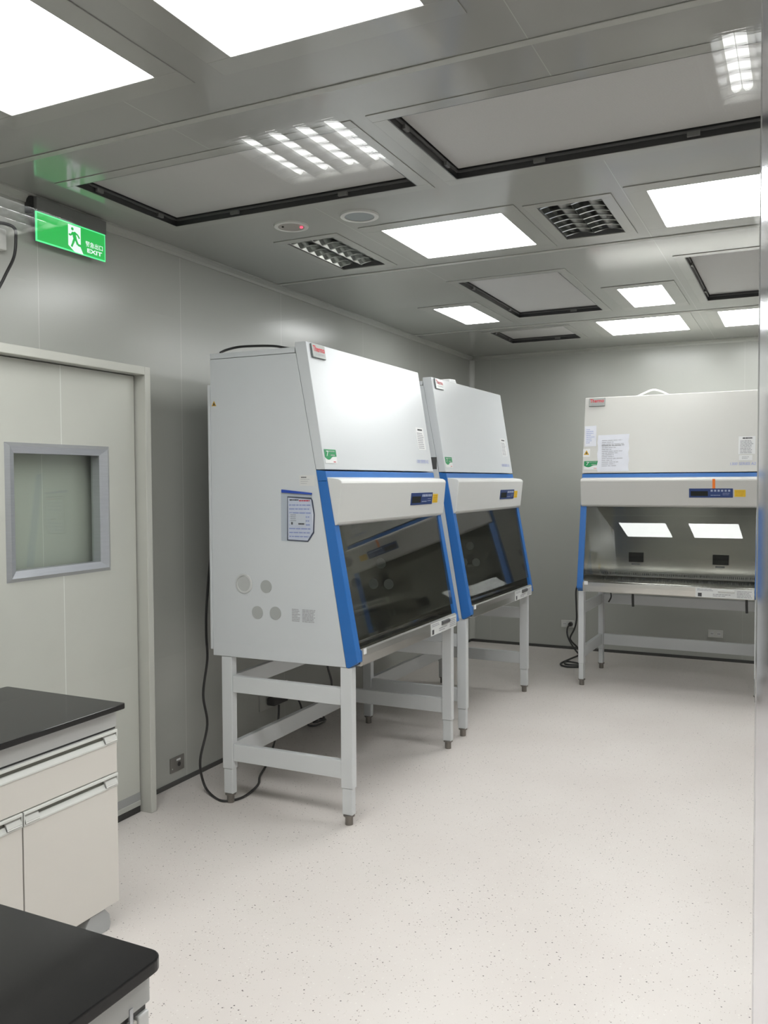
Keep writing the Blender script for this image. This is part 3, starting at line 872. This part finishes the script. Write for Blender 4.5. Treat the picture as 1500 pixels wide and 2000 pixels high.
    text('series_lettering', '1300 SERIES A2', M['ink_blue'], root, hpt(1.072, 1.685), hu, hv, 0.020, 0.172, bold=0.01, shear=0.15)
    # --- things only one cabinet shows
    if extras.get('certificate'):
        ct = MB().obox(hpt(1.176, 1.738), hu, hv, 0.088, 0.038, 0.001).build('white_label', M['white'], root)
        lines_on('printing', M['ink_grey'], ct, hpt(1.176, 1.738, 0.001), hu, hv, 0.05, 0.02, 2, 0.4, 0.4)
        tr = MB().obox(hpt(0.027, 1.795), hu, hv, 0.054, 0.062, 0.001).build('biohazard_label', M['white'], root)
        MB().prism([(-0.021, -0.018), (0.021, -0.018), (0, 0.020)], 0, 0.0005, lambda p, a: hpt(0.027 + p[0], 1.797, 0.001 + a) + hv * p[1]).build('triangle', M['amber'], tr)
        MB().obox(hpt(0.027, 1.793, 0.0016), hu, hv, 0.010, 0.014, 0.0004).build('symbol', M['ink'], tr)
        MB().obox(vpt(0.972, 1.552), vu, vv, 0.019, 0.070, 0.0012).build('orange_tape', M['orange'], vis)
        box('valve', M['blue'], root, X(0.125), X(0.16), Y(0.16), Y(0.12), 0.655, 0.728, 0.006)
        for w_ in (0.41, 1.20):
            MB().tube([P(w_, 0.745, 0.733), P(w_, 0.745, 0.690), P(w_ + 0.002, 0.745, 0.632)], 0.009, 8, 3).build('hanging_strap', M['rubber'], root)
        MB().tube([P(0.075, 0.16, 0.66), P(0.115, 0.17, 0.665), P(0.125, 0.17, 0.62), P(0.105, 0.17, 0.575)], 0.006, 8, 5).build('drain_hose', M['rubber'], root)
    if extras.get('side_marks'):
        su, sv = (0, -1, 0), (0, 0, 1)   # reading along the side panel, back to front
        S = lambda d, z, k=0.0: P(-0.0003 - k, d, z)
        MB().prism([(-0.014, -0.011), (0.014, -0.011), (0, 0.014)], 0, 0.0008, lambda p, a: S(0.022 + p[0], 1.963 + p[1], a)).build('hazard_triangle', M['amber'], root)
        MB().prism([(-0.006, -0.008), (0.006, -0.008), (0.003, 0.0), (0, 0.006), (-0.003, 0.0)], 0.0009, 0.0013, lambda p, a: S(0.022 + p[0], 1.963 + p[1], a)).build('hazard_symbol', M['ink'], root)
        r1 = MB().obox(S(0.545, 1.587), su, sv, 0.084, 0.050, 0.001).build('asset_sticker', M['visor'], root)
        lines_on('printing', M['ink'], r1, S(0.527, 1.602, 0.001), su, sv, 0.03, 0.007, 1, 0.6, 0.0)
        lines_on('printing', M['ink_grey'], r1, S(0.535, 1.583, 0.001), su, sv, 0.05, 0.028, 3, 0.2, 0.4)
        r2 = MB().obox(S(0.521, 0.957), su, sv, 0.142, 0.070, 0.0006).build('rating_label', M['cab'], root)
        lines_on('printing', M['ink_grey'], r2, S(0.478, 0.957, 0.0006), su, sv, 0.045, 0.062, 8, 0.6, 0.4, seed=12)
        lines_on('printing', M['ink_grey'], r2, S(0.548, 0.957, 0.0006), su, sv, 0.072, 0.062, 9, 0.6, 0.25, seed=14)
    if extras.get('dark_sticker'):
        MB().obox(P(-0.0003, 0.550, 1.693), (0, -1, 0), (0, 0, 1), 0.056, 0.075, 0.001).build('dark_sticker', M['dark_grey'], root)
    return root, P, hpt, hu, hv


c1, P1, _, _, _ = cabinet(-2.21, 4.08, 90.3, 'nearest white safety cabinet with blue trim and port plugs on its side', {'side_marks': True})
c2, P2, _, _, _ = cabinet(-2.214, 5.61, 89.2, 'white safety cabinet with blue trim standing behind the nearest one', {'dark_sticker': True})
c3, P3, hp3, hu3, hv3 = cabinet(-0.895, 6.95, -1.0, 'white safety cabinet facing the camera against the back wall', {'certificate': True, 'lever_light': True})
bpy.context.view_layer.update()

# papers taped to the hood of the cabinet on the back wall
Mw = c3.matrix_world.copy()
hvw = hv3
def paper_on_hood(name, w0, w1, z0, z1, label, cat, rows, m, ink, seed, tilt=0.0):
    c = Mw @ hp3((w0 + w1) / 2, (z0 + z1) / 2)
    e_ = tag(empty(name, c), label, cat)
    M3 = Mw.to_3x3()
    u0, v0 = M3 @ Vector((1, 0, 0)), M3 @ hv3
    u = u0 * math.cos(tilt) + v0 * math.sin(tilt)
    v = v0 * math.cos(tilt) - u0 * math.sin(tilt)
    n = u.cross(v)
    hgt = (z1 - z0) / hv3.z
    wd = w1 - w0
    mb = MB()
    # a slightly rippled sheet with thickness
    NX, NY = 9, 11
    vs = []
    for k in (0, 1):
        for j in range(NY):
            for i in range(NX):
                a, b = i / (NX - 1), j / (NY - 1)
                rip = 0.0016 * math.sin(5 * a + 3 * b) * math.sin(7 * b) + 0.0018
                edge = 0.004 * math.sin(19 * b + 2) * (abs(a - 0.5) > 0.49) if rows > 8 else 0
                vs.append(u * ((a - 0.5) * wd + edge) + v * ((b - 0.5) * hgt) + n * (rip + 0.0006 * k))
    fs = []
    for k in (0, 1):
        for j in range(NY - 1):
            for i in range(NX - 1):
                q = [k * NX * NY + j * NX + i, k * NX * NY + j * NX + i + 1, k * NX * NY + (j + 1) * NX + i + 1, k * NX * NY + (j + 1) * NX + i]
                fs.append(q if k else q[::-1])
    mb.add(vs, fs, True)
    mb.build('sheet', m, e_)
    lines_on('printing', ink, e_, n * 0.0042, u, v, wd * 0.72, hgt * 0.74, rows, 0.28, 0.6, seed=seed)
    if rows > 8:
        lines_on('heading', M['ink_grey'], e_, n * 0.0044 + v * (hgt * 0.21), u, v, wd * 0.74, 0.008, 1, 0.8, 0.02, seed=2)
    return e_
paper_on_hood('paper_notice', 0.113, 0.350, 1.648, 1.932, 'large crumpled white form taped on the back wall cabinet', 'paper', 15, M['paper'], M['ink_grey'], 21, 0.02)
paper_on_hood('paper_note', 0.008, 0.098, 1.845, 2.005, 'small pale blue note taped above the hazard label of the back cabinet', 'paper', 8, M['paper'], M['ink_blue'], 22, 0.03)

# document pouch hanging on the side of the nearest cabinet
Mc = c1.matrix_world.copy()
def side1(d, z, k=0.0): return Mc @ P1(-0.001 - k, d, z)
e = tag(empty('document_pouch', side1(0.48, 1.42)), 'clear zip pouch holding a printed form on the side of the nearest cabinet', 'document pouch')
o0 = e.location.copy()
def side_obj(name, poly, k0, k1, m, parent=e):
    mb = MB().prism(poly, k0, k1, lambda p, a: side1(p[0], p[1], a) - o0)
    return mb.build(name, m, parent)
side_obj('zip_strip', [(0.407, 1.532), (0.570, 1.522), (0.570, 1.530), (0.407, 1.546)], 0.0005, 0.006, M['pouch_blue'])
side_obj('pouch_film', [(0.405, 1.305), (0.55, 1.305), (0.575, 1.35), (0.572, 1.522), (0.405, 1.532)], 0.0058, 0.0064, M['pouch'])
card = side_obj('backing_card', [(0.434, 1.307), (0.548, 1.303), (0.580, 1.345), (0.584, 1.43), (0.574, 1.495), (0.566, 1.508), (0.437, 1.514)], 0.0008, 0.0018, M['sheet_edge'])
sheet = side_obj('form_sheet', [(0.440, 1.312), (0.545, 1.309), (0.574, 1.350), (0.578, 1.43), (0.566, 1.500), (0.441, 1.508)], 0.0019, 0.0026, M['paper'])
su = (Mc.to_3x3() @ Vector((0, -1, 0))); sv = Vector((0, 0, 1))
lines_on('heading', M['ink'], sheet, side1(0.474, 1.497, 0.0027) - o0, su, sv, 0.048, 0.008, 1, 0.8, 0.0, seed=2)
lines_on('heading', M['red'], sheet, side1(0.530, 1.494, 0.0027) - o0, su, sv, 0.058, 0.008, 1, 0.8, 0.0, seed=3)
lines_on('printing', M['ink_blue'], sheet, side1(0.506, 1.40, 0.0027) - o0, su, sv, 0.118, 0.165, 9, 0.28, 0.1, seed=4)
note = side_obj('small_card', [(0.449, 1.380), (0.537, 1.374), (0.537, 1.430), (0.449, 1.436)], 0.0034, 0.0042, M['white'])
lines_on('printing', M['ink_grey'], note, side1(0.473, 1.414, 0.0043) - o0, su, sv, 0.036, 0.036, 4, 0.4, 0.3, seed=5)
lines_on('printing', M['ink'], note, side1(0.515, 1.386, 0.0043) - o0, su, sv, 0.034, 0.009, 1, 0.8, 0.1, seed=5)
MB().obox(side1(0.463, 1.388, 0.0043) - o0, su, sv, 0.009, 0.012, 0.0004).build('stamp', M['ink'], note)

# ------------------------------------------------------------------ outlets, plugs and cords
e = tag(empty('wall_outlet', (XL, 3.538, 0.11)), 'steel socket plate low on the left wall beside the door', 'outlet')
box('plate', M['outlet_steel'], e, 0.0, 0.006, -0.056, 0.056, -0.039, 0.039, 0.002)
MB().cyl((0.006, 0.012, -0.004), (1, 0, 0), 0.012, 0.002, 20).build('socket', M['rubber'], e)
box('name_tag', M['white'], e, 0.006, 0.0075, -0.008, 0.024, 0.016, 0.026)
MB().cyl((0.006, -0.042, -0.018), (1, 0, 0), 0.004, 0.002, 10).build('screw', M['alu_pale'], e)


def back_outlet(x0, x1, label):
    cx_ = (x0 + x1) / 2
    e_ = tag(empty('wall_outlet', (cx_, YB, 0.237)), label, 'outlet', 'white sockets on the back wall')
    h_ = (x1 - x0) / 2
    box('plate', M['white_plastic'], e_, -h_, h_, -0.009, 0.0, -0.033, 0.033, 0.003)
    for sx_ in (-0.028, 0.028):
        s_ = MB().cyl((sx_, -0.009, 0), (0, -1, 0), 0.019, 0.0015, 20).build('socket', M['alu_pale'], e_)
        hl = MB()
        for q in (-0.006, 0.006):
            hl.box(sx_ + q - 0.0015, sx_ + q + 0.0015, -0.0112, -0.0105, -0.005, 0.007)
        hl.build('slots', M['rubber'], s_)
    return e_
back_outlet(-2.034, -1.910, 'white wall socket with a black plug left of the back cabinet')
back_outlet(-0.736, -0.612, 'white wall socket low on the back wall underneath the back cabinet')


def cord(name, pts, r, label, cat='cable'):
    o = Vector(pts[len(pts) // 2]); o.z = min(p[2] for p in pts)
    e_ = tag(empty(name, o), label, cat)
    MB().tube([Vector(p) - o for p in pts], r, 8, 6).build('cable', M['rubber'], e_)
    return e_, o


# long cord down behind the nearest cabinet, along the floor and up to the socket behind it
e, o = cord('power_cord', [(-2.66, 3.50, 1.32), (-2.70, 3.535, 1.196), (-2.72, 3.525, 0.95), (-2.72, 3.52, 0.807), (-2.72, 3.526, 0.682), (-2.72, 3.489, 0.507), (-2.72, 3.519, 0.347), (-2.72, 3.458, 0.181), (-2.73, 3.496, 0.05),
                           (-2.66, 3.470, 0.008), (-2.555, 3.432, 0.007), (-2.503, 3.518, 0.007), (-2.533, 3.689, 0.007), (-2.60, 3.81, 0.008), (-2.68, 4.00, 0.01), (-2.80, 4.25, 0.03), (-2.85, 4.344, 0.05), (-2.87, 4.41, 0.143), (-2.885, 4.44, 0.212)],
            0.0065, 'long black power cord looping over the floor by the nearest cabinet', 'power cord')
e = tag(empty('wall_outlet', (XL, 4.46, 0.27)), 'grey socket plate on the left wall under the nearest cabinet', 'outlet')
box('plate', M['trim'], e, 0.0, 0.008, -0.16, 0.16, -0.075, 0.055, 0.002)
e = tag(empty('plug_adapter', (XL + 0.01, 4.47, 0.240)), 'black plug adapter in the socket under the nearest cabinet', 'plug')
box('body', M['rubber'], e, 0.0, 0.055, -0.10, 0.06, -0.022, 0.028, 0.008)
MB().cyl((0.03, 0.06, 0.002), (0, 1, 0), 0.014, 0.04, 12).build('cable_sleeve', M['rubber'], e)
cord('extension_cord', [(-2.897, 4.575, 0.242), (-2.87, 4.62, 0.22), (-2.85, 4.645, 0.15), (-2.86, 4.66, 0.09), (-2.87, 4.74, 0.03), (-2.88, 4.86, 0.02), (-2.82, 4.90, 0.012), (-2.80, 4.78, 0.012), (-2.84, 4.72, 0.016), (-2.90, 4.82, 0.02), (-2.87, 4.93, 0.022), (-2.81, 4.86, 0.024), (-2.83, 4.76, 0.028), (-2.78, 4.72, 0.06), (-2.68, 4.62, 0.16), (-2.56, 4.48, 0.29), (-2.50, 4.42, 0.386), (-2.50, 4.37, 0.50), (-2.50, 4.34, 0.60), (-2.50, 4.33, 0.733)],
     0.006, 'black cable coiled on the floor underneath the nearest cabinet', 'cable')
cord('signal_cable', [(-2.575, 3.47, 2.215), (-2.56, 3.50, 2.232), (-2.50, 3.52, 2.245), (-2.40, 3.53, 2.244), (-2.30, 3.53, 2.236), (-2.22, 3.52, 2.219), (-2.16, 3.60, 2.214)], 0.006, 'black cable lying on the top lid of the nearest cabinet', 'cable')

# back cabinet cords
e, o = cord('power_cord', [(-1.66, 7.40, 0.78), (-1.72, 7.43, 0.70), (-1.766, 7.45, 0.638), (-1.766, 7.45, 0.504), (-1.763, 7.45, 0.374), (-1.783, 7.46, 0.288), (-1.825, 7.48, 0.205), (-1.81, 7.47, 0.17), (-1.77, 7.50, 0.12), (-1.76, 7.60, 0.05), (-1.80, 7.68, 0.010), (-1.835, 7.48, 0.009), (-1.857, 7.27, 0.009), (-1.791, 7.176, 0.009), (-1.70, 7.195, 0.009), (-1.655, 7.255, 0.009), (-1.70, 7.33, 0.010), (-1.82, 7.34, 0.018), (-1.80, 7.21, 0.021), (-1.70, 7.215, 0.021), (-1.66, 7.27, 0.020)],
            0.0075, 'black power cord coiled on the floor beside the back cabinet', 'power cord')
e, o = cord('mains_lead', [(-1.946, 7.955, 0.235), (-1.955, 7.93, 0.222), (-1.962, 7.92, 0.195), (-1.955, 7.90, 0.15), (-1.92, 7.85, 0.10), (-1.85, 7.75, 0.05), (-1.80, 7.72, 0.012), (-1.74, 7.68, 0.009)], 0.0075, 'black plug and short lead in the socket left of the back cabinet', 'plug')
MB().cyl(Vector((-1.944, YB - 0.0115, 0.237)) - o, (0, -1, 0), 0.022, 0.034, 16, 0.017).build('plug_head', M['rubber'], e)

# white bits on the cabinet tops
cord('white_cable', [(-1.26, 6.98, 2.216), (-1.20, 7.0, 2.232), (-1.13, 7.0, 2.262), (-1.06, 7.0, 2.285), (-1.0, 7.02, 2.270), (-0.94, 7.03, 2.238), (-0.90, 7.05, 2.216)], 0.0065, 'pale bundled cable lying on top of the back cabinet', 'cable').__class__
bpy.data.objects[[o_.name for o_ in bpy.data.objects if o_.name.startswith('white_cable')][0]].children[0].data.materials[0] = M['white_plastic']
e = tag(empty('white_box', (-2.30, 5.76, 2.207)), 'small white box on top of the second cabinet', 'box')
MB().prism([(-0.10, 0.0), (0.10, 0.0), (0.09, 0.055), (0.05, 0.10), (-0.06, 0.095)], -0.05, 0.05, lambda p, a: (a, p[0], p[1])).build('shell', M['white'], e, 0.004)

# white junction box with a black plug high on the left wall
e = tag(empty('junction_box', (XL, 2.425, 2.565)), 'white socket box high on the left wall by the exit sign', 'socket box')
box('box_shell', M['white_plastic'], e, 0.0, 0.035, -0.10, 0.075, -0.045, 0.04, 0.006)
box('socket', M['alu_pale'], e, 0.035, 0.038, -0.04, 0.04, -0.02, 0.03, 0.002)
e, o = cord('hanging_cord', [(-2.87, 2.40, 2.602), (-2.84, 2.435, 2.604), (-2.815, 2.460, 2.590), (-2.81, 2.463, 2.555), (-2.81, 2.452, 2.475), (-2.81, 2.405, 2.386), (-2.82, 2.35, 2.26), (-2.83, 2.30, 2.0)], 0.0062, 'black cord plugged in high on the left wall and hanging down', 'cord')
MB().cyl(Vector((-2.898, 2.40, 2.602)) - o, (1, 0, 0), 0.019, 0.036, 12, 0.013).build('plug_head', M['rubber'], e)


# ------------------------------------------------------------------ laboratory benches
def rounded_top(name, x0, x1, y0, y1, z0, z1, rad, label):
    cx_, cy2 = (x0 + x1) / 2, (y0 + y1) / 2
    pts = []
    for (qx, qy, a0) in ((x1 - rad, y1 - rad, 0), (x0 + rad, y1 - rad, 90), (x0 + rad, y0 + rad, 180), (x1 - rad, y0 + rad, 270)):
        for k in range(7):
            a = math.radians(a0 + 15 * k)
            pts.append((qx + rad * math.cos(a) - cx_, qy + rad * math.sin(a) - cy2))
    o = MB().prism(pts, 0.0, z1 - z0, lambda p, a: (p[0], p[1], a)).build(name, M['bench_top'], None, 0.003, 3)
    o.location = (cx_, cy2, z0)
    return tag(o, label, 'worktop', 'black bench worktops')


rounded_top('worktop', -2.752, -2.155, 1.36, 2.328, 0.780, 0.800, 0.012, 'black worktop on the bench in front of the door')
rounded_top('worktop', -1.62, -0.944, 0.46, 1.104, 0.778, 0.800, 0.028, 'black worktop with rounded corner in the bottom left foreground')


def front_panel(name, parent, m, xf, y0, y1, z0, z1, blocks=True):
    """a drawer or door front facing +x with a recessed grip along its top edge"""
    hh = 0.047
    p = box(name, m, parent, xf - 0.018, xf, y0, y1, z0, z1 - hh, 0.0015)
    h_ = MB()
    fn = lambda q, a: (q[0], a, q[1])
    h_.prism([(xf - 0.018, z1), (xf + 0.002, z1), (xf + 0.004, z1 - 0.004), (xf + 0.004, z1 - 0.010), (xf - 0.018, z1 - 0.010)], y0, y1, fn)
    h_.prism([(xf - 0.010, z1 - hh + 0.001), (xf + 0.003, z1 - hh + 0.001), (xf + 0.003, z1 - hh + 0.006), (xf - 0.006, z1 - 0.026), (xf - 0.010, z1 - 0.026)], y0 + 0.0, y1, fn)
    for a, b in ((y0, y0 + 0.004), (y1 - 0.004, y1)):
        h_.prism([(xf - 0.010, z1 - 0.010), (xf + 0.003, z1 - 0.010), (xf + 0.003, z1 - hh + 0.006), (xf - 0.010, z1 - 0.026)], a, b, fn)
    g = h_.build('handle', M['handle'], p)
    box('grip_recess', M['handle_dark'], p, xf - 0.018, xf - 0.0105, y0 + 0.004, y1 - 0.004, z1 - hh + 0.002, z1 - 0.0105)
    if blocks:
        eb = MB()
        for a, b in ((y0 + 0.005, y0 + 0.060), (y1 - 0.060, y1 - 0.005)):
            eb.prism([(xf - 0.009, z1 - 0.0255), (xf - 0.005, z1 - 0.0245), (xf + 0.008, z1 - hh + 0.010), (xf + 0.0045, z1 - hh + 0.006), (xf - 0.0045, z1 - 0.0262)], a, b, fn)
            eb.prism([(xf - 0.010, z1 - 0.012), (xf + 0.0, z1 - 0.018), (xf + 0.0065, z1 - hh + 0.014), (xf + 0.003, z1 - hh + 0.0065), (xf - 0.005, z1 - 0.024)], a, b, fn)
        eb.build('grip_stop', M['white_plastic'], p)
    return p


# bench 1 (by the door)
XF = -2.185
e = tag(empty('bench_cabinet', (-2.47, 1.85, 0)), 'cream bench cabinet with drawer and doors under the worktop by the door', 'cabinet', 'bench cabinets')
def rel(o):      # put a part built in world metres into the frame of the Empty e
    o.location = -e.location
    return o
cb = MB()
cb.box(-2.735, XF - 0.019, 1.44, 1.458, 0.085, 0.779); cb.box(-2.735, XF - 0.019, 2.292, 2.31, 0.085, 0.779)
cb.box(-2.735, -2.72, 1.458, 2.292, 0.085, 0.779); cb.box(-2.72, XF - 0.019, 1.458, 2.292, 0.085, 0.103)
cb.box(-2.72, XF - 0.019, 1.458, 2.292, 0.54, 0.556)
rel(cb.build('carcass', M['bench'], e))
rel(box('apron', M['bench_apron'], e, XF - 0.019, XF - 0.003, 1.44, 2.312, 0.716, 0.7795, 0.001))
rel(box('shadow_gap', M['black_metal'], e, XF - 0.019, XF - 0.009, 1.44, 2.312, 0.705, 0.7155))
rel(front_panel('drawer', e, M['bench'], XF, 1.444, 2.310, 0.555, 0.708))
rel(front_panel('door', e, M['bench'], XF, 1.898, 2.310, 0.088, 0.552))
rel(front_panel('door', e, M['bench'], XF, 1.444, 1.893, 0.088, 0.552))
ftm = [(-0.055, 0.0), (0.055, 0.0), (0.062, 0.02), (0.056, 0.055), (0.034, 0.082), (-0.034, 0.082), (-0.056, 0.055), (-0.062, 0.02)]
for xx, yy in ((-2.225, 2.215), (-2.225, 1.53), (-2.66, 2.215), (-2.66, 1.53)):
    rel(MB().prism(ftm, xx - 0.03, xx + 0.03, lambda p, a: (a, yy + p[0], p[1])).build('foot', M['bench_foot'], e, 0.002))

# bench 2 (foreground)
XF2 = -0.972
e = tag(empty('bench_cabinet', (-1.28, 0.78, 0)), 'grey bench cabinet under the black worktop in the bottom left foreground', 'cabinet', 'bench cabinets')
cb = MB()
cb.box(-1.60, XF2 - 0.019, 0.49, 0.508, 0.06, 0.777); cb.box(-1.60, XF2 - 0.019, 1.068, 1.086, 0.06, 0.777)
cb.box(-1.60, -1.585, 0.508, 1.068, 0.06, 0.777); cb.box(-1.585, XF2 - 0.019, 0.508, 1.068, 0.06, 0.078)
rel(cb.build('carcass', M['bench'], e))
apr = MB().box(XF2 - 0.019, XF2, 0.49, 1.096, 0.715, 0.777)
rel(apr.build('apron', M['bench_apron'], e, 0.003))
rel(box('slot_catch', M['alu'], e, XF2 - 0.002, XF2 + 0.002, 1.045, 1.053, 0.700, 0.728, 0.001))
rel(box('shadow_gap', M['black_metal'], e, XF2 - 0.019, XF2 - 0.006, 0.49, 1.09, 0.704, 0.7145))
rel(box('corner_post', M['alu_pale'], e, XF2 - 0.019, XF2 + 0.001, 1.066, 1.092, 0.06, 0.7035, 0.003))
rel(box('drawer', M['bench'], e, XF2 - 0.018, XF2, 0.49, 1.064, 0.54, 0.700, 0.002))
rel(box('door', M['bench'], e, XF2 - 0.018, XF2, 0.49, 1.064, 0.07, 0.536, 0.002))
for xx, yy in ((XF2 - 0.05, 1.04), (XF2 - 0.05, 0.53), (-1.55, 1.04), (-1.55, 0.53)):
    rel(MB().cyl((xx, yy, 0.0), (0, 0, 1), 0.022, 0.0595, 16).build('foot', M['bench_foot'], e))
